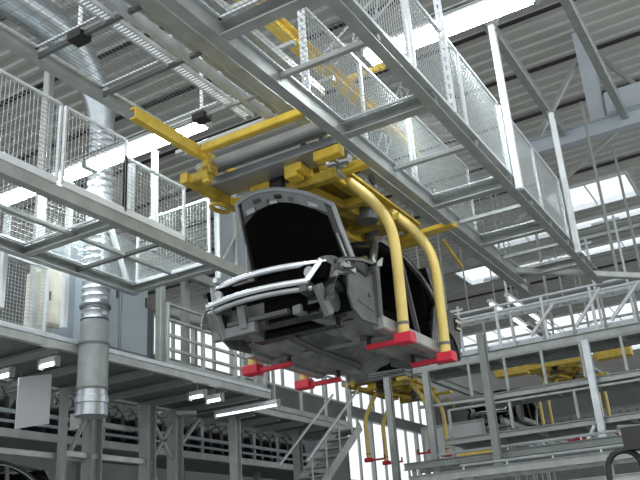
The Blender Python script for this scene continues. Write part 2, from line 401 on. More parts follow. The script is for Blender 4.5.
beam('conveyor_rail', (1.4, 3.62, ZU-.1), (6.9, 3.62, ZU-.1), .05, .07, 'bright', 'bright narrow rail on the near side of the overhead track', 'rail')
beam('conveyor_rail', (1.4, 3.4, ZU-.1), (6.3, 3.4, ZU-.1), .07, .09, 'steel', 'broad grey rail just left of the right walkway edge', 'rail', 'C')
for i in range(5):
    x = 3.4+i*.75
    beam('rail_tie', (x, 3.3, ZU+.09), (x, 4.3, ZU+.09), .05, .05, 'steel', 'short grey tie across the overhead rails, %s from the camera' % ['first', 'second', 'third', 'fourth', 'fifth'][i], 'bar', group='rail ties')
for i, (y, z) in enumerate(((5.1, 6.5), (4.75, 6.55), (4.4, 6.6))):
    beam('cross_rail', (6.55+.15*i, 3.7, z-.3), (6.55+.15*i, 5.5, z-.3), .07, .05, 'steel', 'grey rail crossing behind the yellow carrier top, %s' % ['nearest the camera', 'middle of three', 'furthest of three'][i], 'rail')

# ------------------------------------------------------------------ large round duct
def duct():
    r = thing('air_duct', (7.55, 7.75, 3.6), 'large round silver air duct coming down past the left walkway', 'duct')
    # horizontal run + elbow + drop
    R = .27; pts = [(3.0, 7.75, 8.95), (6.2, 7.75, 9.0)]
    for k in range(1, 9):
        a = PI/2*k/8; pts.append((6.25+1.3*math.sin(a), 7.75, 9.0-1.3*(1-math.cos(a))))
    part(MB().tube(pts, [R]*2+[R-.012*k for k in range(8)], 20), 'elbow', 'duct', r)
    z = 7.7; sp = []; rs = []
    i = 0
    while z > 4.85: sp.append((7.55, 7.75, z)); rs.append(.172 if i % 3 else .19); z -= .035; i += 1
    part(MB().tube(sp, rs, 24), 'spiral_pipe', 'duct', r)
    part(MB().tube([(7.55,7.75,4.85),(7.55,7.75,4.52)], .183, 24), 'sleeve', 'ductg', r)
    part(MB().tube([(7.55,7.75,4.52),(7.55,7.75,3.93)], .195, 24), 'grey_sleeve', 'ductg', r)
    part(MB().tube([(7.55,7.75,3.93),(7.55,7.75,3.85),(7.55,7.75,3.84),(7.55,7.75,3.76),(7.55,7.75,3.75),(7.55,7.75,3.60)], [.195,.195,.21,.21,.195,.205], 24), 'collar', 'duct', r)
    for zz in (5.05, 4.53, 3.94): part(MB().tube([(7.55,7.75,zz-.015),(7.55,7.75,zz+.015)], .208, 24), 'clamp_ring', 'dgrey', r)
duct()
# ------------------------------------------------------------------ mezzanine at the left
ZM = 4.5
r = thing('mezzanine_deck', (7.4, 9.6, ZM), 'grey steel mezzanine floor behind the duct, with white lipped edge', 'platform')
part(MB().box(3, 12.0, 8.05, 10, ZM+.05, ZM+.1), 'deck_plate', 'soffit', r)
part(MB().chan((3, 8, ZM), (12.0, 8, ZM), .08, .10), 'edge_beam', 'steel', r)
part(MB().bar((3, 7.97, ZM+.09), (12.0, 7.97, ZM+.09), .03, .06), 'kick_plate', 'bright', r)
part(MB().chan((12.0, 8, ZM), (12.0, 10, ZM), .08, .16), 'end_beam', 'steel', r)
for i in range(10): x = 3.6+i*.9; part(MB().chan((x, 8.05, ZM-.03), (x, 10, ZM-.03), .06, .10), 'joist', 'grey', r)
r = thing('mezzanine_deck', (14.3, 10, ZM-.1), 'lower grey mezzanine floor under the car, further along', 'platform')
part(MB().box(12.2, 16.4, 8.75, 10, ZM-.02, ZM+.03), 'deck_plate', 'soffit', r)
part(MB().chan((12.2, 8.7, ZM-.06), (16.4, 8.7, ZM-.06), .08, .10), 'edge_beam', 'steel', r)
part(MB().chan((16.4, 8.7, ZM-.06), (16.4, 10, ZM-.06), .08, .16), 'end_beam', 'steel', r)
for i in range(5): x = 12.6+i*.85; part(MB().chan((x, 8.75, ZM-.1), (x, 10, ZM-.1), .06, .12), 'joist', 'grey', r)
# cabinets on it
for i, (x0, x1, l) in enumerate([(7.95, 8.5, 'blue grey tall control cabinet just right of the round duct'), (8.52, 9.12, 'blue grey tall control cabinet, second to the right of the duct')]):
    r = thing('control_cabinet', ((x0+x1)/2, 8.5, ZM+.1), l, 'cabinet', 'control cabinets')
    part(MB().box(x0, x1, 8.25, 8.8, ZM+.18, ZM+2.0), 'housing', 'cabinet', r)
    d = part(MB().box(x0+.03, x1-.03, 8.225, 8.25, ZM+.25, ZM+1.95), 'door', 'cabinet', r)
    part(MB().box(x1-.08, x1-.06, 8.205, 8.225, ZM+1.0, ZM+1.15), 'handle', 'rubber', d)
    part(MB().box(x0+.02, x1-.02, 8.27, 8.78, ZM+.1, ZM+.18), 'plinth', 'dgrey', r)
r = thing('electrical_box', (7.2, 8.3, ZM+.15), 'beige electrical box left of the duct on the mezzanine', 'electrical box')
part(MB().box(7.02, 7.3, 8.1, 8.5, ZM+.28, ZM+1.05), 'housing', 'beige', r)
d = part(MB().box(7.035, 7.285, 8.08, 8.1, ZM+.31, ZM+1.02), 'door', 'beige', r)
part(MB().box(7.05, 7.07, 8.06, 8.08, ZM+.6, ZM+.72), 'handle', 'dgrey', d)
part(MB().box(7.04, 7.28, 8.2, 8.4, ZM+.1, ZM+.28), 'stand', 'white', r)
mesh_wall((5.2, 8.02), (6.95, 8.02), ZM+.12, ZM+1.0, 'upright wire mesh guard on the mezzanine edge at the left', pitch=.05, group='mezzanine guards')
beam('enclosure_panel', (7.45, 8.6, ZM+.9), (7.95, 8.6, ZM+.9), .05, 1.6, 'cabinet', 'blue grey panel standing behind the round duct on the mezzanine', 'panel')
def railing(x0, x1, y, z, n, label, name='guard_rail', group='mezzanine railings', h=1.0, rails=(.5, 1.0), m='steel', slats=0):
    r = thing(name, ((x0+x1)/2, y, z), label, 'railing', group)
    for i in range(n+1): x = x0+(x1-x0)*i/n; part(MB().bar((x,y,z),(x,y,z+h), .06, .05), 'post', m, r)
    for k in rails: part(MB().bar((x0,y,z+h*k),(x1,y,z+h*k), .045, .045), 'rail', m, r)
    part(MB().bar((x0,y,z+.06),(x1,y,z+.06), .015, .1), 'kick_plate', m, r)
    return r
railing(9.35, 11.95, 8.05, ZM+.1, 3, 'grey railing on the mezzanine edge, left of the car front', rails=(.28, .5, .75, 1.0))
railing(12.3, 16.3, 8.75, ZM+.03, 4, 'grey railing on the lower mezzanine edge under the car', rails=(.5, 1.0))
for i, (x, y, l) in enumerate([(9.3, 8.15, 'grey square column right of the control cabinets'), (10.2, 8.4, 'grey square column left of the car front'), (12.1, 8.3, 'pale square column at the mezzanine end below the car nose')]):
    tag(MB().bar((x,y,ZM+.1), (x,y,ZM+1.75), .12, .12).obj('column', 'grey' if i < 2 else 'steel'), l, 'column')
beam('header_beam', (7.9, 8.1, ZM+1.75), (12.3, 8.1, ZM+1.75), .12, .16, 'grey', 'grey header beam above the mezzanine railing left of the car')
beam('header_beam', (8.6, 6.0, ZL-.12), (13.5, 6.3, ZL-.12), .14, .12, 'steel', 'grey beam running back behind the car front from the left walkway end')
r = thing('cladding_panel', (12.75, 8.9, ZM+.03), 'grey flat panel standing on the lower mezzanine, between the red pads', 'panel')
part(MB().box(12.4, 13.05, 8.85, 8.9, ZM+.03, ZM+1.3), 'sheet', 'cabinet', r)
part(MB().bar((13.08, 8.86, ZM+.03), (13.08, 8.86, ZM+1.35), .06, .06), 'post', 'bright', r)
r = thing('cladding_panel', (9.1, 6.65, 4.6), 'tall blue grey panel just left of the open hood, beyond the mesh end gate', 'panel')
part(MB().box(8.75, 9.55, 6.6, 6.66, 5.5, 7.0), 'sheet', 'cabinet', r)
for x in (8.75, 9.15, 9.55): part(MB().bar((x,6.58,5.5),(x,6.58,7.0), .05, .04), 'rib', 'steel', r)
part(MB().bar((8.75,6.57,5.7),(9.15,6.57,6.3), .04, .03), 'brace', 'steel', r)
part(MB().bar((8.7,6.63,5.47),(9.6,6.63,5.47), .08, .08), 'base_rail', 'steel', r)
# small lamps under the mezzanine
for i, (x, y, l) in enumerate([(7.25, 8.95, 'left edge of the photo, above the white board'), (7.25, 8.1, 'just left of the duct sleeve'), (10.3, 8.1, 'right of the large columns'), (10.75, 8.1, 'left of the pale column')]):
    lamp(x, y, y+.28, ZM-.2, 'small white lamp under the mezzanine, %s' % l, 'small mezzanine lamps', .07, 'tubes', hang=ZM+.05)
lamp(11.9, 7.75, 9.1, ZM-.2, 'long dim tube lamp under the mezzanine end beside the pale column', 'long mezzanine lamps', .07, 'dim', hang=ZM+.05)
# hanging white board
r = thing('white_board', (7.69, 9.0, 3.6), 'blank white rectangular board hanging on two wires at the left', 'board')
part(MB().prism([(7.41, 3.6), (7.97, 3.73), (7.97, 4.43), (7.41, 4.29)], 'y', 8.98, 9.0), 'sheet', 'board', r)
for x, z in ((7.44, 4.30), (7.94, 4.42)): part(MB().tube([(x,8.99,z-.03),(x,8.99,ZM-.02)], .006, 6), 'wire', 'dgrey', r)
# columns below the mezzanine
for i, (x, y, w, l) in enumerate([(8.7, 9.5, .13, 'grey round post between the white board and the duct'), (9.3, 9.5, .22, 'grey column directly below the open end of the duct'),
        (10.55, 9.5, .2, 'left of the two heavy grey lattice columns under the mezzanine'), (11.25, 9.5, .2, 'right of the two heavy grey lattice columns under the mezzanine'),
        (12.6, 9.2, .16, 'pale grey column under the mezzanine end, below the car nose'), (15.1, 9.4, .16, 'dark grey column beside the stair under the car')]):
    mb = MB()
    if i == 0: mb.tube([(x,y,0),(x,y,ZM-.1)], .07, 14)
    else: mb.ibeam((x,y,0), (x,y,ZM-.12), w, w, .02)
    tag(mb.obj('column', 'grey' if i != 4 else 'steel'), l, 'column')
for i, (p, q, l) in enumerate([
        ((8.75, 9.5, 3.3), (9.2, 9.5, 4.1), 'grey diagonal brace rising from the round post toward the duct'),
        ((8.75, 9.5, 3.9-.9), (9.25, 9.5, 2.6), 'grey diagonal brace falling from the round post below the duct'),
        ((10.6, 9.5, 3.4), (11.2, 9.5, 4.2), 'grey rising lattice brace between the two heavy columns'),
        ((10.6, 9.5, 4.2), (11.2, 9.5, 3.5), 'grey falling lattice brace between the two heavy columns'),
        ((10.6, 9.5, 3.35), (11.2, 9.5, 2.7), 'grey lowest lattice brace between the two heavy columns'),
        ((11.3, 9.5, 3.7), (11.9, 9.5, 4.3), 'grey knee brace right of the heavy columns')]):
    beam('brace', p, q, .06, .06, 'grey', l, 'brace')
for i, (p, q, l) in enumerate([((8.7, 9.5, 3.45), (10.5, 9.5, 3.45), 'grey rail joining the columns under the duct end'),
                               ((9.3, 9.8, 4.02), (10.5, 9.8, 4.02), 'grey short shelf beam right of the duct collar'),
                               ((3.5, 9.62, 3.42), (9.2, 9.62, 3.42), 'grey pipe rail running behind the white board')]):
    beam('rail_beam', p, q, .07, .09, 'steel', l, 'beam')
r = thing('shelf_rack', (9.5, 10.6, 3.9), 'white ribbed box right of the duct collar under the mezzanine', 'rack')
part(MB().box(9.85, 10.1, 10.3, 10.6, 4.05, 4.32), 'housing', 'grey', r)
for k in range(3): part(MB().box(9.87+k*.08, 9.91+k*.08, 10.28, 10.3, 4.07, 4.3), 'rib', 'white', r)
# lower gallery with dark shells hanging in a row
GY, GZ = 10.9, 3.95
r = thing('gallery_conveyor', (15, GY+.5, GZ-.2), 'long grey conveyor gallery in the dark under the mezzanine', 'conveyor')
part(MB().chan((5, GY, GZ), (19, GY, GZ), .08, .13), 'edge_beam', 'steel', r)
part(MB().box(5, 19, GY+.05, GY+1.3, GZ-.08, GZ-.02), 'deck_plate', 'dgrey', r)
part(MB().bar((5, GY+.05, GZ+.36), (19, GY+.05, GZ+.36), .05, .07), 'guard_rail', 'cabinet', r)
part(MB().bar((5, GY+.05, GZ+.2), (19, GY+.05, GZ+.2), .03, .05), 'guard_rail', 'cabinet', r)
for i in range(15): x = 5.3+i*.95; part(MB().bar((x,GY+.06,GZ+.08),(x,GY+.06,GZ+.95), .05, .05), 'post', 'cabinet', r)
part(MB().bar((5, GY+.6, GZ+1.02), (19, GY+.6, GZ+1.02), .08, .1), 'overhead_rail', 'grey', r)
part(MB().bar((5, GY+.06, GZ+.98), (19, GY+.06, GZ+.98), .05, .06), 'top_rail', 'grey', r)
for x in (5.6, 8.2, 10.9, 13.8, 16.6, 18.9): part(MB().bar((x,GY+.6,0),(x,GY+.6,GZ-.08), .14, .14), 'leg', 'dgrey', r)
for x in (5.6, 8.2, 10.9, 13.8, 16.6, 18.9): part(MB().bar((x,GY+1.2,GZ-.02),(x,GY+1.2,GZ+1.1), .08, .08).bar((x,GY+1.2,GZ+1.09),(x,GY+.5,GZ+1.09), .06, .06), 'hanger_frame', 'grey', r)
doorlab = 'dark unpainted part hanging in the row on the dim gallery conveyor'
def shell(x):
    r = thing('hanging_panel', (x, GY+.6, GZ+.1), doorlab, 'hanging part', 'parts hanging on the gallery conveyor')
    y = GY+.6; z = GZ+.1
    part(MB().prism([(y-.38,z),(y+.36,z),(y+.4,z+.5),(y+.2,z+.6),(y-.34,z+.55)], 'x', x-.05, x+.05), 'sheet', 'body', r)
    fr = MB(); pts = [(y-.34,z+.52),(y-.15,z+.74),(y+.2,z+.74),(y+.38,z+.5)]
    for a, b in zip(pts, pts[1:]): fr.bar((x,*a),(x,*b), .04, .04)
    part(fr, 'frame', 'body', r)
    part(MB().bar((x,y,z+.71),(x,y,z+.88), .025, .025), 'hook', 'dgrey', r)
    return r
d0 = shell(6.3)
for i in range(1, 32):
    c = copy_tree(d0); c.location.x = 6.3+i*.385
for i, (p, q, l) in enumerate([((3, 13.5, 5.6), (22, 13.5, 5.6), 'dim grey pipe run behind the gallery conveyor'),
                               ((3, 10.4, 3.1), (18, 10.4, 3.1), 'grey rail low under the mezzanine across the bottom left')]):
    mb = MB().tube([p, q], .07, 10)
    for x in (p[0]+2, (p[0]+q[0])/2, q[0]-2): mb.bar((x, p[1], 0), (x, p[1], p[2]), .06, .06)
    tag(mb.obj('pipe_run', 'grey'), l, 'pipe')
beam('curved_cover', (11.2, 9.2, 4.3), (11.9, 9.9, 4.3), .35, .06, 'steel', 'pale flat cover under the mezzanine right of the heavy columns', 'cover')
# stair
r = thing('steel_stair', (14, 8.2, 2.7), 'grey steel stair with handrail under the car', 'stair')
A, B = V((13.0, 0, 2.7)), V((15.2, 0, 4.3))
for y in (7.9, 8.5):
    part(MB().bar((A.x,y,A.z),(B.x,y,B.z), .03, .18), 'stringer', 'steel', r)
    part(MB().bar((A.x,y,A.z+.75),(B.x,y,B.z+.75), .04, .04), 'handrail', 'bright', r)
for k in range(8):
    t = (k+.5)/8; p = A.lerp(B, t); part(MB().box(p.x-.11, p.x+.11, 7.91, 8.49, p.z+.02, p.z+.05), 'tread', 'grey', r)
for k in range(4):
    t = (k+.3)/4; p = A.lerp(B, t)
    part(MB().bar((p.x,7.9,p.z),(p.x,7.9,p.z+.75), .03, .03), 'baluster', 'steel', r)

# ------------------------------------------------------------------ carrier (origin: middle of the four pads, pad level)
def make_carrier(label):
    r = thing('overhead_carrier', (0,0,0), label, 'carrier', 'overhead body carriers')
    def P(mb, n, m, par=None): return mb.obj(n, m, par or r)
    def smooth(pts, n=5):
        out = []
        for i in range(len(pts)-1):
            p0, p1, p2, p3 = (V(pts[max(i-1,0)]), V(pts[i]), V(pts[i+1]), V(pts[min(i+2,len(pts)-1)]))
            for k in range(n):
                t = k/n; out.append(.5*((2*p1)+(p2-p0)*t+(2*p0-5*p1+4*p2-p3)*t*t+(3*p1-p0-3*p2+p3)*t**3))
        out.append(V(pts[-1])); return out
    for sx in (-.52, .5):
        for s in (-1, 1):
            k = 1. if s < 0 else 1.08
            arm = P(MB().tube(smooth([(sx, s*k*.84, .03), (sx, s*k*.845, .55), (sx, s*k*.84, 1.0), (sx, s*.77, 1.28), (sx, s*.58, 1.58), (sx, s*.3, 1.88), (sx, s*.12, 2.05)]), .055, 14), 'arm', 'ypole')
            P(MB().tube([(sx, s*k*.84, .13), (sx, s*k*.84, .16)], .059, 14), 'joint_ring', 'dgrey', arm)
            pad = MB().bar((sx, s*k*.93, 0), (sx, s*k*.76, 0), .14, .10).bar((sx, s*k*.77, -.015), (sx, s*.44, -.015), .06, .045)
            pad = P(pad, 'support_pad', 'red')
            P(MB().tube([(sx, s*.46, .015), (sx, s*.46, .09)], .022, 10), 'locating_pin', 'rubber', pad)
    # lower frame
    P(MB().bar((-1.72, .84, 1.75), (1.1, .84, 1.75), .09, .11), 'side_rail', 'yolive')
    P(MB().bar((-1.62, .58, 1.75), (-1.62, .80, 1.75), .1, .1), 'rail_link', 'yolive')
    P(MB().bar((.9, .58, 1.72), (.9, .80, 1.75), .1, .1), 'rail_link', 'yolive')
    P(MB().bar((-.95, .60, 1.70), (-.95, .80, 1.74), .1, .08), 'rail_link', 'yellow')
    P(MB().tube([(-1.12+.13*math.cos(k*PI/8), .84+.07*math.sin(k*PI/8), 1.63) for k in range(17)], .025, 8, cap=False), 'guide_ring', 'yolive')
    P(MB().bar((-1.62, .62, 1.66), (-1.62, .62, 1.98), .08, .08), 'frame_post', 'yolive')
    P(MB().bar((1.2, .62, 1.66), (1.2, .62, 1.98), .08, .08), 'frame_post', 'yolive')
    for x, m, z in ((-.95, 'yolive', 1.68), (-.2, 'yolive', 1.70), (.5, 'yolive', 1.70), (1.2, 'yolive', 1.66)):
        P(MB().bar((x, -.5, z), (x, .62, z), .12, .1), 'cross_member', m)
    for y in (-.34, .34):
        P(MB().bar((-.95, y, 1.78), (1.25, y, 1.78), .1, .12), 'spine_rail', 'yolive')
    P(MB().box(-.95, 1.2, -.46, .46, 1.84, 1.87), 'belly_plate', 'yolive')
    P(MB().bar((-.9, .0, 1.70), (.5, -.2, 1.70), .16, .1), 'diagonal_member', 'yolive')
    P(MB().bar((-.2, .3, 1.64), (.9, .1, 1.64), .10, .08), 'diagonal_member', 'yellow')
    P(MB().tube([(.15, -.25, 1.60), (.15, -.25, 1.76)], .12, 18), 'pivot', 'dgrey')
    P(MB().tube([(.75, .0, 1.56), (.75, .0, 1.76)], .09, 18), 'pivot', 'dgrey')
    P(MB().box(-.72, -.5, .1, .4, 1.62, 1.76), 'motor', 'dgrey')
    # upper frame: pusher beam and front cross bar
    P(MB().chan((-2.67, .64, 1.97), (-1.78, .64, 1.97), .07, .12, .014), 'pusher_beam', 'yellow')
    P(MB().bar((-1.78, .64, 1.97), (1.1, .64, 1.97), .07, .1), 'upper_rail', 'yellow')
    P(MB().bar((-1.75, -.66, 1.97), (-1.75, .56, 1.97), .08, .08), 'front_bar', 'yellow')
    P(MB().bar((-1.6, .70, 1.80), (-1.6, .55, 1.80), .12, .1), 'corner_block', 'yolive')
    # grey cross tubes
    P(MB().tube([(-1.52, -.7, 1.91), (-1.52, .8, 1.91)], .06, 14), 'cross_tube', 'alu')
    P(MB().tube([(-1.40, -.7, 1.93), (-1.40, .8, 1.93)], .05, 14), 'cross_tube', 'dgrey')
    P(MB().bar((-1.17, -.72, 1.84), (-1.17, .88, 1.84), .34, .09), 'cross_tube', 'alu')
    # small fittings over the hood
    P(MB().bar((-.91, -.84, 1.72), (-.91, -.16, 1.72), .1, .09), 'stop_bar', 'yellow')
    P(MB().bar((-1.3, -.74, 1.72), (-1.3, -.46, 1.72), .12, .1), 'stop_block', 'yellow')
    P(MB().bar((-1.25, -.22, 1.74), (-.91, -.2, 1.74), .06, .08), 'link_bar', 'yellow')
    P(MB().tube([(-1.0, .22, 1.72), (-1.0, .08, 1.72)], .1, 18), 'guide_wheel', 'rubber')
    P(MB().box(-1.05, -.82, .26, .5, 1.66, 1.8), 'bracket', 'yellow')
    P(MB().box(-1.22, -1.08, -.18, -.04, 1.66, 1.8), 'bracket', 'yellow')
    P(MB().tube([(-1.1, -.72, 1.72), (-1.1, -.48, 1.74)], .05, 12).tube([(-1.2, -.6, 1.72), (-1.0, -.6, 1.72)], .03, 10), 'air_coupling', 'chrome')
    P(MB().tube([(-.91, -.54, 1.72), (-.91, -.46, 1.72)], .075, 14), 'clamp', 'steel')
    P(MB().bar((1.0, -.95, 1.66), (1.25, .62, 1.72), .14, .06), 'rear_plate', 'yellow')
    P(MB().bar((1.25, -.7, 1.6), (1.5, -.8, 1.3), .03, .03), 'latch_bar', 'yolive')
    # trolley up to the track
    for x in (-.55, .6):
        tr = P(MB().box(x-.16, x+.16, -.14, .06, 2.0, 2.28), 'trolley', 'dgrey')
        for s in (-.16, .08):
            P(MB().tube([(x, s, 2.33), (x, s+.03, 2.33)], .07, 16), 'wheel', 'rubber', tr)
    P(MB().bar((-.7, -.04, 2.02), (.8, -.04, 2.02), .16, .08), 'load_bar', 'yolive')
    return r
carrier = make_carrier('yellow overhead carrier with red pads holding the car body')
carrier.location = (7.46, 3.9, 3.58)
c2 = copy_tree(carrier); c2.location = (19.6, 8.85, 4.12); c2['label'] = 'empty yellow carrier with red pads hanging in the distance below the car rear'
c3 = copy_tree(carrier); c3.location = (25.5, 5.88, 5.06); c3['label'] = 'distant empty yellow carrier at the right behind the steel platforms'
beam('overhead_track', (15.5, 8.8, 6.45), (30, 8.8, 6.45), .14, .2, 'steel', 'grey overhead track above the distant carrier below the car rear', 'track', 'I')
beam('overhead_track', (21.5, 5.82, 7.46), (32, 5.82, 7.46), .14, .2, 'steel', 'grey overhead track above the distant carrier at the right', 'track', 'I')

# ------------------------------------------------------------------ car body (origin: middle of the floor pan underside)
def make_car(label):
    r = thing('unfinished_car', (0,0,0), label, 'car', 'car bodies')
    def P(mb, n, m, par=None): return mb.obj(n, m, par or r)
    # underside
    def fl(u, v):
        x = -.95+2.4*u; y = -.70+1.4*v
        z = .05
        a = abs(y)
        z += .13*math.exp(-(y/.13)**2)
        z -= .05*math.exp(-((a-.36)/.045)**2) + .03*math.exp(-((a-.58)/.04)**2)
        z += .12*max(0, (x-.75)/.7)**1.5 if x > .75 else 0
        z += .25*max(0, (-.55-x)/.4)**1.3 if x < -.55 else 0
        return (x, y, z)
    P(MB().grid(fl, 24, 40, -.012), 'floor_pan', 'under')
    for s in (-1, 1):
        P(MB().bar((-.62, s*.73, .07), (.78, s*.73, .07), .11, .13), 'sill', 'silver')
        P(MB().bar((-1.5, s*.46, .27), (-.62, s*.44, .20), .09, .12).bar((-.62, s*.44, .20), (-.3, s*.42, .05), .09, .1), 'chassis_rail', 'primer')
    P(MB().bar((-.25, -.68, .03), (-.25, .68, .03), .07, .02), 'floor_brace', 'silver')
    P(MB().tube([(-.9, .05, .02), (-.4, .08, .0), (.4, .08, 0), (.75, .2, .03)], .035, 10).bar((.7, -.35, .02), (1.1, -.35, .06), .3, .12), 'exhaust', 'primer')
    # front end
    def beamcurve(z, x0, hw, sag, n=16): return [(x0+sag*((i/n*2-1)**2), (i/n*2-1)*hw+.03, z+.03*abs(i/n*2-1)**2*0) for i in range(n+1)]
    P(MB().tube(beamcurve(.30, -1.58, .545, .10), .028, 10), 'bumper_beam', 'chrome')
    P(MB().tube(beamcurve(.24, -1.56, .56, .12), .024, 10), 'bumper_beam', 'silver')
    P(MB().tube(beamcurve(.505, -1.46, .63, .17), .032, 10), 'lock_panel', 'chrome')
    for s in (-1, 1):
        P(MB().bar((-1.38, s*.60, .50), (-1.48, s*.50, .31), .05, .05), 'front_strut', 'chrome')
        hb = P(MB().prism([(s*.34,.33),(s*.62,.33),(s*.66,.47),(s*.38,.49)], 'x', -1.40, -1.3), 'headlight_housing', 'black')
        P(MB().tube([(-1.44, s*.5, .40), (-1.41, s*.5, .40)], .05, 14), 'reflector', 'silver', hb)
        # inner wing panel, the outer wing is not fitted
        poly = [(-.60,.04),(-.60,.55),(-.8,.50),(-1.0,.46),(-1.14,.40),(-1.16,.22),(-1.10,.10),(-.95,.03)]
        fd = P(MB().prism(poly, 'y', s*.715, s*.735), 'inner_wing', 'wingdark')
        P(MB().bar((-.78, s*.74, .30), (-.74, s*.74, .30), .02, .03).bar((-1.0, s*.735, .2), (-.7, s*.735, .16), .012, .02), 'bracket', 'primer', fd)
        P(MB().tube([(-1.34,s*.72,.47),(-1.15,s*.735,.55),(-.9,s*.74,.61),(-.62,s*.74,.65)], .022, 8), 'wing_rail', 'body')
        P(MB().box(-1.15, -.66, s*.50-.05, s*.50+.05, .30, .56), 'wing_liner', 'body')
        P(MB().tube([(-1.2,s*.73,.44),(-1.0,s*.74,.50),(-.8,s*.745,.48),(-.66,s*.74,.56)], .014, 6), 'wiring_loom', 'rubber')
        P(MB().bar((-1.18,s*.70,.50), (-1.02,s*.74,.46), .03, .05), 'wing_bracket', 'silver')
        # wheel house
        wh = MB().grid(lambda u, v: (-1.18+.22*math.cos(PI*u), s*(.45+.26*v), .12+.28*math.sin(PI*u)), 14, 3, .01)
        P(wh, 'wheel_house', 'body')
        P(MB().tube([(-1.08,s*.5,.3),(-1.05,s*.48,.62)], [.13,.11], 14), 'strut_tower', 'primer')
        P(MB().bar((-1.35, s*.3, .12), (-.8, s*.42, .08), .1, .08), 'control_arm', 'under')
    P(MB().box(-1.34, -1.29, -.56, .60, .26, .49), 'grille_shade', 'black'); P(MB().box(-1.33, -1.28, -.56, .05, .10, .26), 'radiator', 'black'); P(MB().bar((-1.45, .52, .24), (-1.38, .48, -.02), .10, .06).bar((-1.45, .22, .24), (-1.40, .22, .04), .08, .08).bar((-1.40, .1, .03), (-1.38, .58, .03), .06, .10), 'front_bracket', 'hoodgrey'); P(MB().box(-1.34, -1.26, .05, .60, .04, .26), 'crash_box', 'primer')  # black box between the front beams paints the deep shade there
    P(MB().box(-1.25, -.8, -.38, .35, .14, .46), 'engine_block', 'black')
    P(MB().bar((-1.2, -.5, .10), (-1.2, .5, .10), .14, .08).bar((-.85, -.46, .08), (-.85, .46, .08), .12, .08), 'subframe', 'body')
    for s in (-1, 1):
        P(MB().bar((-1.44, s*.58, .26), (-1.30, s*.60, .02), .06, .09).bar((-1.30, s*.60, .05), (-1.1, s*.46, .08), .08, .06), 'knuckle', 'hoodgrey')
        P(MB().tube([(-1.32, s*.64, .30), (-1.22, s*.66, .42), (-1.0, s*.68, .46)], .018, 8), 'brake_hose', 'silver')
        P(MB().tube([(-1.22, s*.62, .16), (-1.22, s*.50, .16)], .10, 18), 'hub', 'primer')
    P(MB().bar((-1.4, -.25, .1), (-1.4, .4, .1), .06, .05), 'lower_crossbar', 'body')
    for y in (-.15, .12, .3): P(MB().tube([(-1.33, y, .46), (-1.2, y-.05, .50), (-1.0, y-.08, .48)], .025, 8), 'hose', 'rubber')
    P(MB().box(-.72, -.66, -.70, .70, .12, .66), 'firewall', 'primer')
    P(MB().bar((-.64, -.70, .68), (-.64, .70, .68), .14, .08), 'cowl', 'body')
    # cabin
    def roofp(u, v):
        x = -.22+1.12*u; y = -.56+1.12*v
        return (x, y, 1.06+.06*(1-(2*v-1)**2)+.05*(1-(2*u-1)**2))
    P(MB().grid(roofp, 10, 10, .025), 'roof_panel', 'body')
    def arc(s): return [(-.62, s*.735, .63), (-.45, s*.68, .85), (-.22, s*.60, 1.06), (.1, s*.575, 1.10), (.4, s*.58, 1.08), (.65, s*.62, .97), (.83, s*.68, .78), (.93, s*.735, .55)]
    def sm(pts, n=5):
        out = []
        for i in range(len(pts)-1):
            p0, p1, p2, p3 = (V(pts[max(i-1,0)]), V(pts[i]), V(pts[i+1]), V(pts[min(i+2,len(pts)-1)]))
            for k in range(n):
                t = k/n; out.append(.5*((2*p1)+(p2-p0)*t+(2*p0-5*p1+4*p2-p3)*t*t+(3*p1-p0-3*p2+p3)*t**3))
        out.append(V(pts[-1])); return out
    for s in (-1, 1):
        P(MB().tube(sm(arc(s)), .04, 8), 'roof_rail', 'body')
        P(MB().tube([V(p)+V((.0, s*.035, -.025)) for p in sm(arc(s))[6:]], .008, 6), 'rail_highlight', 'silver')  # thin silver line paints the highlight along the roof rail
        P(MB().bar((-.60, s*.72, .12), (-.61, s*.735, .62), .10, .07), 'hinge_pillar', 'primer'); P(MB().bar((-.56, s*.735, .13), (-.59, s*.745, .46), .05, .03), 'hinge_plate', 'silver'); P(MB().prism([(-.52,.66),(-.38,.70),(-.34,.80),(-.46,.72)], 'y', s*.70, s*.72), 'mirror_mount', 'bright')
        P(MB().bar((.36, s*.71, .12), (.34, s*.60, 1.06), .05, .03), 'seat_belt_post', 'primer')
        # rear quarter with rear arch
        q = [(.62,.12),(.70,.30),(.80,.55),(.95,.62),(1.15,.62),(1.42,.58),(1.52,.42),(1.50,.22),(1.42,.16)]
        q += [(1.16+.26*math.cos(a), .06+.28*math.sin(a)) for a in [PI*k/10 for k in range(11)]]
        vs = MB().prism(q, 'y', s*.74, s*.715); P(vs, 'rear_quarter', 'body')
        P(MB().tube(sm([(.80,s*.745,.12),(.84,s*.75,.3),(.93,s*.75,.5),(1.0,s*.745,.62)]), .018, 8), 'door_frame_edge', 'chrome')
        tl = P(MB().box(1.40, 1.52, s*.66, s*.76, .42, .56), 'tail_light', 'body')
        P(MB().box(1.38, 1.50, s*.755, s*.765, .50, .53), 'lamp_lens', 'tail', tl)
        P(MB().box(1.38, 1.50, s*.755, s*.765, .42, .44), 'lamp_lens', 'tail', tl)
        P(MB().grid(lambda u, v: (1.16+.28*math.cos(PI*u), s*(.45+.27*v), .06+.30*math.sin(PI*u)), 12, 3, .01), 'rear_wheel_house', 'under')
    def rear(u, v):
        y = -.72+1.44*v; z = .15+.47*u
        return (1.48+.12*(1-(2*v-1)**2), y, z)
    P(MB().grid(rear, 5, 12, .02), 'rear_panel', 'body')
    P(MB().grid(lambda u, v: (.90+.35*u+.2*u*(1-(2*v-1)**2), -.66+1.32*v, 1.06-.44*u), 6, 10, .02), 'tailgate', 'body')
    P(MB().box(1.2, 1.5, -.7, .7, .60, .63), 'rear_shelf', 'body')
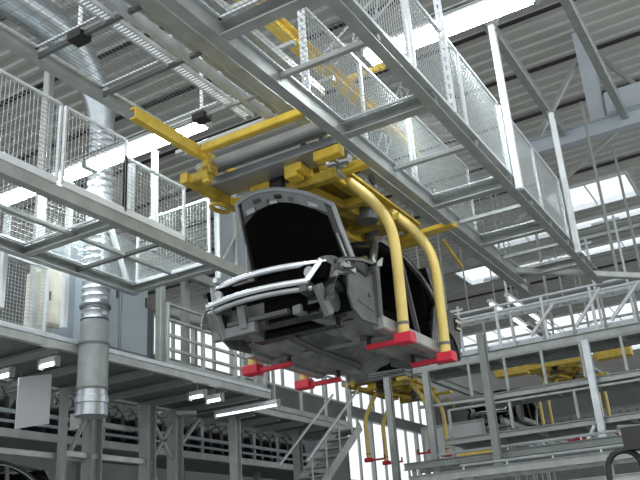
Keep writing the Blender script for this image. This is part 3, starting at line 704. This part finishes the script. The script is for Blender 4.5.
    P(MB().bar((-.45, -.66, .56), (-.45, .66, .56), .22, .22), 'dashboard', 'black')
    for s in (-1, 1):
        st = P(MB().prism([(-.1,.2),(.35,.2),(.45,.24),(.55,.8),(.43,.84),(.3,.38),(-.1,.36)], 'y', s*.12, s*.55), 'seat', 'black')
        P(MB().prism([(.44,.86),(.54,.85),(.57,1.0),(.48,1.01)], 'y', s*.24, s*.44), 'headrest', 'black', st)
    P(MB().box(.72, .80, -.66, .66, .22, .80), 'rear_backrest', 'black')
    return r
car = make_car('dark unfinished car body with open hood hanging in the yellow carrier')
def make_hood(r):
    # hood hinged at the cowl, standing open
    H0, H1 = V((-.56, 0, .66)), V((-1.0, 0, 1.535))
    ax = (H1-H0).normalized(); L = (H1-H0).length; nrm = V((ax.z, 0, -ax.x))  # toward the rear
    def hp(u, v, off=0, sc=1.):
        y = (2*v-1); w = (.60-.11*u)*sc
        k = u
        ln = L*(1-.15*abs(y)**2.4)
        p = H0+ax*(ln*k)+nrm*(-.05*(1-abs(y)**2)*1+.05*u*u+off)
        return (p.x-.13*y*u, y*w+.07, p.z+(.07*y-.05*max(0,-y))*u)
    h = MB().grid(lambda u, v: hp(u, v, .05), 12, 16, .02).obj('hood', 'primer', r)
    fr = MB()
    n = 14
    edge = [hp(i/n, 0, .02) for i in range(n+1)]+[hp(1, j/20, .02) for j in range(1, 20)]+[hp(1-i/n, 1, .02) for i in range(n+1)]
    fr.tube(edge, .026, 8).obj('hood_rim', 'alu', h)
    for a, b, c in ((.36,.40,.89),(.60,.63,.87),(.70,.78,.90)): MB().grid(lambda u, v: hp(c+.04*u, a+(b-a)*v, -.004), 2, 3, .006).obj('stamped_hole', 'body', h)
    for a, b, c in ((.52,.60,.84),(.78,.88,.82),(.14,.22,.86)): MB().grid(lambda u, v: hp(c+.05*u, a+(b-a)*v, -.006), 2, 3, .012).obj('stamped_rib', 'alu', h)
    MB().grid(lambda u, v: hp(.83+.15*u, .07+.86*v, .012), 4, 16, .012).obj('hood_stiffener', 'hoodgrey', h)
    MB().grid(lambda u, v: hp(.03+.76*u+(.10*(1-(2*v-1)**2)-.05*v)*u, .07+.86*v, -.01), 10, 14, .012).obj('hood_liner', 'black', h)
    MB().bar(hp(.93, .47, -.01), hp(.93, .53, -.01), .04, .03).obj('hood_latch', 'rubber', h)
    for s in (0, 1): MB().tube([hp(.55, .04 if s == 0 else .96, -.02), (-.8, (-.6 if s == 0 else .6), .56)], .010, 8).obj('gas_strut', 'silver', h)
car.location = (7.26, 3.91, 3.63)
car2 = copy_tree(car); car2.location = (25.2, 8.0, 5.35); car2['label'] = 'distant dark car body on a conveyor at the right, behind the steel platforms'
car3 = copy_tree(car); car3.location = (6.75, 9.3, 2.0); car3['label'] = 'dark car body roof just showing at the bottom left corner'
make_hood(car)
r = thing('car_skid', (25.2, 8.0, 5.2), 'grey skid conveyor under the distant dark car body', 'conveyor')
for y in (7.5, 8.5): part(MB().bar((23.3, y, 5.26), (27.4, y, 5.26), .12, .16), 'runner', 'grey', r)
for i in range(6): part(MB().bar((23.4+i*.75, 7.4, 5.14), (23.4+i*.75, 8.6, 5.14), .1, .08), 'tie', 'grey', r)
for x in (23.6, 27.1):
    for y in (7.5, 8.5): part(MB().bar((x,y,0),(x,y,5.1), .14, .14), 'leg', 'grey', r)
r = thing('car_skid', (6.75, 9.3, 1.7), 'grey skid conveyor under the car body at the bottom left corner', 'conveyor')
for y in (8.85, 9.75): part(MB().bar((3.5, y, 1.93), (8.5, y, 1.93), .12, .16), 'runner', 'grey', r)
for x in (4, 8.2):
    for y in (8.85, 9.75): part(MB().bar((x,y,0),(x,y,1.85), .14, .14), 'leg', 'grey', r)

# ------------------------------------------------------------------ multi level steel platforms at the right
PX = 17.7
lv = [(5.85, 1.0, 7.7, 'upper'), (4.92, 1.0, 6.4, 'middle'), (4.08, 1.0, 7.1, 'lower')]
for z, y0, y1, n in lv:
    r = thing('steel_platform', (PX+.5, (y0+y1)/2, z-.1), '%s long grey steel platform crossing behind the car rear at the right' % n, 'platform', 'right steel platforms')
    bh = .2 if z > 5.5 else .13
    part(MB().chan((PX, y0, z), (PX, y1, z), .09, bh), 'front_beam', 'steel', r)
    part(MB().chan((PX+1.1, y0, z), (PX+1.1, y1, z), .09, bh, flip=-1), 'rear_beam', 'grey', r)
    part(MB().box(PX+.05, PX+1.05, y0, y1, z+.05, z+.09), 'deck_plate', 'grey', r)
    k = int((y1-y0)/.9)
    for i in range(k+1): y = y0+.1+(y1-y0-.2)*i/k; part(MB().bar((PX+.05,y,z),(PX+1.05,y,z), .06, .1), 'joist', 'steel', r)
def yrail(x, y0, y1, z, n, label, h=1.0, rails=(.5, 1.), m='bright'):
    r = thing('guard_rail', (x, (y0+y1)/2, z), label, 'railing', 'platform railings')
    for i in range(n+1): y = y0+(y1-y0)*i/n; part(MB().bar((x,y,z),(x,y,z+h), .06, .06), 'post', m, r)
    for k in rails: part(MB().bar((x,y0,z+h*k),(x,y1,z+h*k), .05, .05), 'rail', m, r)
    return r
yrail(PX-.02, 1.2, 7.6, 5.95, 6, 'pale railing along the front of the upper steel platform', 1.0, (.86, 1.0))
yrail(PX+1.12, 1.2, 7.6, 5.95, 9, 'grey railing along the back of the upper steel platform', 1.0, (.5, 1.0), 'steel')
yrail(PX-.02, 1.2, 6.3, 5.0, 6, 'thin grey railing along the middle steel platform', .75, (1.0,), 'steel')
yrail(PX-.02, 1.2, 6.9, 4.18, 4, 'thin grey railing along the lower steel platform', .6, (1.0,), 'steel')
for i, (y0, z0, y1, z1, l) in enumerate([(3.75, 6.1, 3.1, 6.85, 'pale diagonal brace in the upper platform railing near the right edge'), (3.0, 6.1, 2.3, 6.8, 'pale diagonal brace in the upper platform railing at the right edge'), (4.75, 6.1, 4.15, 6.7, 'pale diagonal brace in the upper platform railing, left of the others'),
                                         (4.2, 3.3, 3.75, 4.0, 'pale thin diagonal stay below the lower platform at the right'),
                                         (7.6, 4.95, 6.0, 4.9, 'grey sloping tie below the upper platform')]):
    beam('brace', (PX-.05, y0, z0), (PX-.05, y1, z1), .07, .07, 'bright' if i < 4 else 'steel', l, 'brace')
for i, (y, z1, m, l) in enumerate([(5.13, 5.75, 'grey', 'grey column in front of the platforms, right of the distant carrier'), (3.6, 5.75, 'bright', 'pale column under the upper platform at the right'), (7.3, 5.75, 'steel', 'grey column beside the distant carrier arms'), (8.3, 5.75, 'steel', 'grey column left of the distant carrier right arms')]):
    cx = 15.35 if i == 0 else PX-.16
    tag(MB().ibeam((cx, y, 0), (cx, y, z1), .14, .14, .02).obj('column', m), l, 'column')
for i, (y, z0, z1, l) in enumerate([(7.0, 5.95, 7.6, 'third'), (6.55, 5.95, 7.3, 'fourth'), (5.3, 5.95, 7.9, 'fifth'), (3.3, 5.95, 8.2, 'sixth'), (2.6, 5.95, 8.6, 'seventh')]):
    tag(MB().bar((PX+.5, y, z0), (PX+.5, y, z1), .05, .05).bar((PX+.5, y-.12, z1-.1), (PX+.5, y+.5, z1-.1), .04, .06).obj('pipe_stand', 'bright'), 'thin pale stand with a short arm on the upper platform, %s from the left' % {'third':'first','fourth':'second','fifth':'third','sixth':'fourth','seventh':'fifth'}[l], 'stand')
for i, (x, z, l) in enumerate([(18.9, 6.3, 'nearest'), (20.6, 7.6, 'middle'), (22.4, 8.3, 'furthest')]):
    r = thing('cable_tray', (x, 4, z), 'long pale cable tray crossing behind the upper platform railing, %s of three' % l, 'cable tray', 'cable trays behind the platforms')
    part(MB().bar((x, .8, z), (x, 8.2, z), .04, .12), 'side_rail', 'bright', r); part(MB().bar((x+.4, .8, z), (x+.4, 8.2, z), .04, .12), 'side_rail', 'bright', r)
    for k in range(16): part(MB().bar((x, 1+k*.47, z-.04), (x+.4, 1+k*.47, z-.04), .05, .03), 'rung', 'bright', r)
    for y in (1.6, 4.6, 7.8): part(MB().bar((x+.2, y, z-.06), (x+.2, y, RZ-.012), .04, .04), 'rod', 'steel', r)
r = thing('cross_drive', (22.3, 5.3, 6.2), 'long yellow drive beam with bright yellow ends behind the platforms at the right', 'beam')
part(MB().bar((22.3, 3.9, 6.4), (22.3, 6.7, 6.4), .1, .12), 'beam', 'yellow', r)
for y in (3.9, 6.7):
    b = part(MB().box(22.15, 22.5, y-.45, y+.45, 6.28, 6.72), 'end_box', 'yellow', r)
    part(MB().box(22.25, 22.4, y-.15, y+.15, 6.72, 6.9), 'motor', 'steel', b)
for y in (4.4, 6.5): part(MB().bar((22.3, y, 6.45), (22.3, y, RZ-.012), .05, .05), 'rod', 'steel', r)
# sheet and frames further back
for i, (x, y0, y1, z0, z1, l) in enumerate([(21.6, 7.5, 9.3, 4.0, 5.1, 'translucent pale screen right of the distant carrier')]):
    r = thing('screen_panel', (x, (y0+y1)/2, z0), l, 'screen', 'pale screens')
    f = MB()
    for z in (z0, z1): f.bar((x,y0,z),(x,y1,z), .06, .06)
    for k in range(3): y = y0+(y1-y0)*k/2; f.bar((x,y,z0),(x,y,z1), .06, .06)
    part(f, 'frame', 'steel', r); part(MB().box(x+.01, x+.03, y0, y1, z0, z1), 'sheet', 'white', r)
    for y in (y0, y1): part(MB().bar((x,y,0),(x,y,z0), .08, .08), 'leg', 'steel', r)
# long low conveyors toward the bottom right corner
low = [(14.25, 2.0, 6.5, 3.02, 'steel'), (15.6, 1.2, 7.2, 3.42, 'grey'), (16.5, .8, 6.8, 3.35, 'bright'), (13.0, 1.5, 5.2, 2.55, 'steel'), (19.6, 1.2, 6.0, 4.1, 'bright'), (21, 1.5, 6.6, 4.0, 'grey'), (22.2, 1.0, 6.4, 4.55, 'steel'), (28.5, 1.5, 8.5, 5.9, 'grey')]
wl_ = ['with pale rollers, lowest at the bottom right', 'third from the bottom at the right', 'second pale one from the bottom right', 'nearest, at the bottom edge of the photo', 'just under the lower platform', 'dim one behind the lower platform', 'dim one further behind the lower platform', 'furthest, behind the distant right carrier']
for i, (x, y0, y1, z, m) in enumerate(low):
    r = thing('roller_conveyor', (x+.4, (y0+y1)/2, z), 'low grey conveyor line across the right, %s' % wl_[i], 'conveyor', 'low conveyors at the right')
    part(MB().chan((x, y0, z), (x, y1, z), .06, .14), 'front_rail', m, r); part(MB().chan((x+.8, y0, z), (x+.8, y1, z), .06, .14, flip=-1), 'rear_rail', m, r)
    n = int((y1-y0)/.28)
    for k in range(n): y = y0+.15+k*.28; part(MB().tube([(x+.03,y,z+.02),(x+.77,y,z+.02)], .035, 8), 'roller', 'steel', r)
    for y in (y0+.2, y1-.2): part(MB().bar((x+.05,y,0),(x+.05,y,z-.05), .08, .08), 'leg', 'grey', r); part(MB().bar((x+.75,y,0),(x+.75,y,z-.05), .08, .08), 'leg', 'grey', r)
for i, (x, y0, y1, z, l) in enumerate([(14.6, 2.2, 5.6, 3.2, 'lowest'), (16.0, 1.5, 6.6, 3.62, 'middle'), (20.0, 1.4, 5.8, 4.45, 'highest')]):
    r = thing('pipe_rail', (x, (y0+y1)/2, z-.2), 'thin pale rail standing on a low conveyor at the right, %s of three' % l, 'rail', 'rails on the low conveyors')
    part(MB().tube([(x, y0, z), (x, y1, z)], .025, 8), 'pipe', 'bright', r)
    n = int((y1-y0)/.7)
    for k in range(n+1): y = y0+.05+(y1-y0-.1)*k/n; part(MB().bar((x, y, z-.2 if i else z-.16), (x, y, z), .03, .03), 'stand', 'bright', r)
# yellow edge plate and red fittings
tag(MB().box(15.6, 15.9, 5.3, 6.0, 3.49, 3.54).obj('edge_plate', 'yellow'), 'small yellow plate at the end of a low conveyor beside the grey column', 'plate')
for i, (y, z, m, l) in enumerate([(3.62, .06, 'yellow', 'small yellow bracket under the lower platform at the right'), (3.5, -.12, 'red', 'small red fitting under the lower platform at the right'), (4.6, -.12, 'red', 'small red fitting left of the yellow bracket')]):
    tag(MB().box(19.5, 19.57, y-.2, y+.2, 4.06+z, 4.14+z).bar((19.54, y, z+4.02), (19.54, y, z+4.2), .07, .07).obj('fitting', m), l, 'fitting')
# black hose loop and black head at the right edge
pts = [(8.0, 1.62+.0, 0)]
loop = [(8.0, 1.75, .0), (8.0, 1.72, 1.2), (8.0, 1.66, 2.1)]+[(8.0, 1.50+.15*math.cos(a), 2.28+.15*math.sin(a)) for a in [PI*k/10 for k in range(0, 11)]]+[(8.0, 1.34, 2.1), (8.0, 1.3, 1.2), (8.0, 1.28, 0)]
tag(MB().tube(loop, .028, 12).obj('air_hose', 'rubber'), 'thick black hose loop standing up at the bottom right corner', 'hose')
r = thing('camera_head', (8.0, 1.32, 0), 'black boxy head on a pole at the right edge above the hose loop', 'fixture')
part(MB().box(7.9, 8.1, 1.2, 1.46, 2.42, 2.62), 'head', 'rubber', r); part(MB().bar((8, 1.12, 0), (8, 1.12, 2.62), .05, .05), 'pole', 'dgrey', r); part(MB().bar((8,1.12,2.6),(8,1.5,2.64), .04, .04), 'bracket', 'dgrey', r)

# ------------------------------------------------------------------ roof steel at the top right
beam('roof_girder', (15.8, -3, 9.6), (15.8, 4.6, 9.6), .22, .34, 'girder', 'pale blue cross girder hung under the roof at the top right', 'girder', 'I')
r = thing('girder_post', (15.8, 2.12, 9.77), 'pale blue wide post rising from the cross girder to the roof', 'post')
part(MB().ibeam((15.8, 2.12, 9.77), (15.8, 2.12, 11.92), .3, .22, .02), 'shaft', 'girder', r)
part(MB().box(15.6, 15.9, 1.1, 1.9, 9.77, 10.25), 'gusset_box', 'girder', r)
for i, (y, x0, x1, l) in enumerate([(2.87, 10.5, 15.7, 'brownish grey purlin beam running to the cross girder, left one'), (1.62, 11.0, 15.9, 'brownish grey purlin beam running to the cross girder, right of the pale post')]):
    beam('purlin_beam', (x0, y, 9.72), (x1, y, 9.72), .16, .2, 'steel', l)
for i, (p, q, l) in enumerate([((12.0, 2.1, 11.9), (12.2, 3.1, 10.2), 'grey diagonal roof brace left of the pale post top'), ((15.8, 2.0, 11.7), (15.8, 3.4, 9.8), 'grey sloping roof strut behind the left purlin beam'), ((16.8, .8, 9.9), (16.8, 2.0, 11.9), 'grey diagonal roof brace at the right edge of the photo'),
                               ((18.6, 4.9, 9.2), (18.6, 2.0, 10.9), 'dark thin roof brace in front of the large skylight')]):
    beam('roof_brace', p, q, .1, .1, 'steel', l, 'brace')
beam('roof_girder', (26.3, -3, 11.3), (26.3, 12, 11.3), .2, .4, 'steel', 'grey cross girder under the roof behind the large skylight', 'girder', 'I')
beam('roof_girder', (33, -3, 11.3), (33, 16, 11.3), .2, .4, 'steel', 'grey cross girder under the far roof', 'girder', 'I')
beam('diagonal_beam', (10.7, 3.02, ZR), (13.2, .75, ZR), .09, .09, 'steel', 'grey beam running right from the far end of the right walkway')
for i, (x, y, z0, z1, l) in enumerate([(16.4, 2.05, 5.5, 9.4, 'grey thin hanger below the pale girder post'), (16.4, 1.5, 5.5, 9.4, 'grey thin hanger below the girder near the right edge'), (14.5, 2.2, 6.0, 9.6, 'thin dark hanger in front of the large skylight')]):
    beam('hanger_rod', (x,y,z0), (x,y,z1), .05, .05, 'grey', l, 'hanger')
for i, (x, y0, y1, z, l) in enumerate([(20.0, 1.0, 5.2, 9.0, 'grey pipe crossing below the large skylight'), (21.0, 1.0, 6.5, 8.7, 'grey pipe crossing just right of the right walkway end'), (22, 1.0, 9.5, 8.2, 'grey long pipe above the upper platform railing')]):
    tag(MB().tube([(x,y0,z),(x,y1,z)], .06, 10).obj('pipe_run', 'grey'), l, 'pipe')
for i, (y, x0, x1, l) in enumerate([(6.5, 20.6, 23.9, 'left'), (5.95, 20.4, 25.4, 'right')]):
    r = thing('light_strip', ((x0+x1)/2, y, 7.95), 'long pale lamp strip running away behind the upper railing, %s one of two' % l, 'lamp', 'distant lamp strips')
    part(MB().bar((x0, y, 8.02), (x1, y, 8.02), .14, .08), 'housing', 'white', r); part(MB().tube([(x0+.1, y, 7.95), (x1-.1, y, 7.95)], .05, 8), 'tube', 'dim', r)
    for x in (x0+.5, x1-.5): part(MB().bar((x, y, 8.06), (x, y, RZ-.012), .03, .03), 'rod', 'steel', r)

# ------------------------------------------------------------------ light
w = bpy.data.worlds.new('sky'); S.world = w; w.use_nodes = True
bg = w.node_tree.nodes['Background']; bg.inputs[0].default_value = (.95, .985, .98, 1); bg.inputs[1].default_value = 1.05
sd = bpy.data.lights.new('sun', 'SUN'); sd.energy = 1.7; sd.angle = math.radians(25); sd.color = (1, .98, .95)
so = bpy.data.objects.new('sun', sd); COL.objects.link(so)
so.rotation_euler = V((.55, .22, -.80)).to_track_quat('-Z', 'Y').to_euler()
S.view_settings.view_transform = 'Standard'; S.view_settings.look = 'None'; S.view_settings.gamma = 1; S.view_settings.exposure = .32
S.view_settings.use_curve_mapping = False
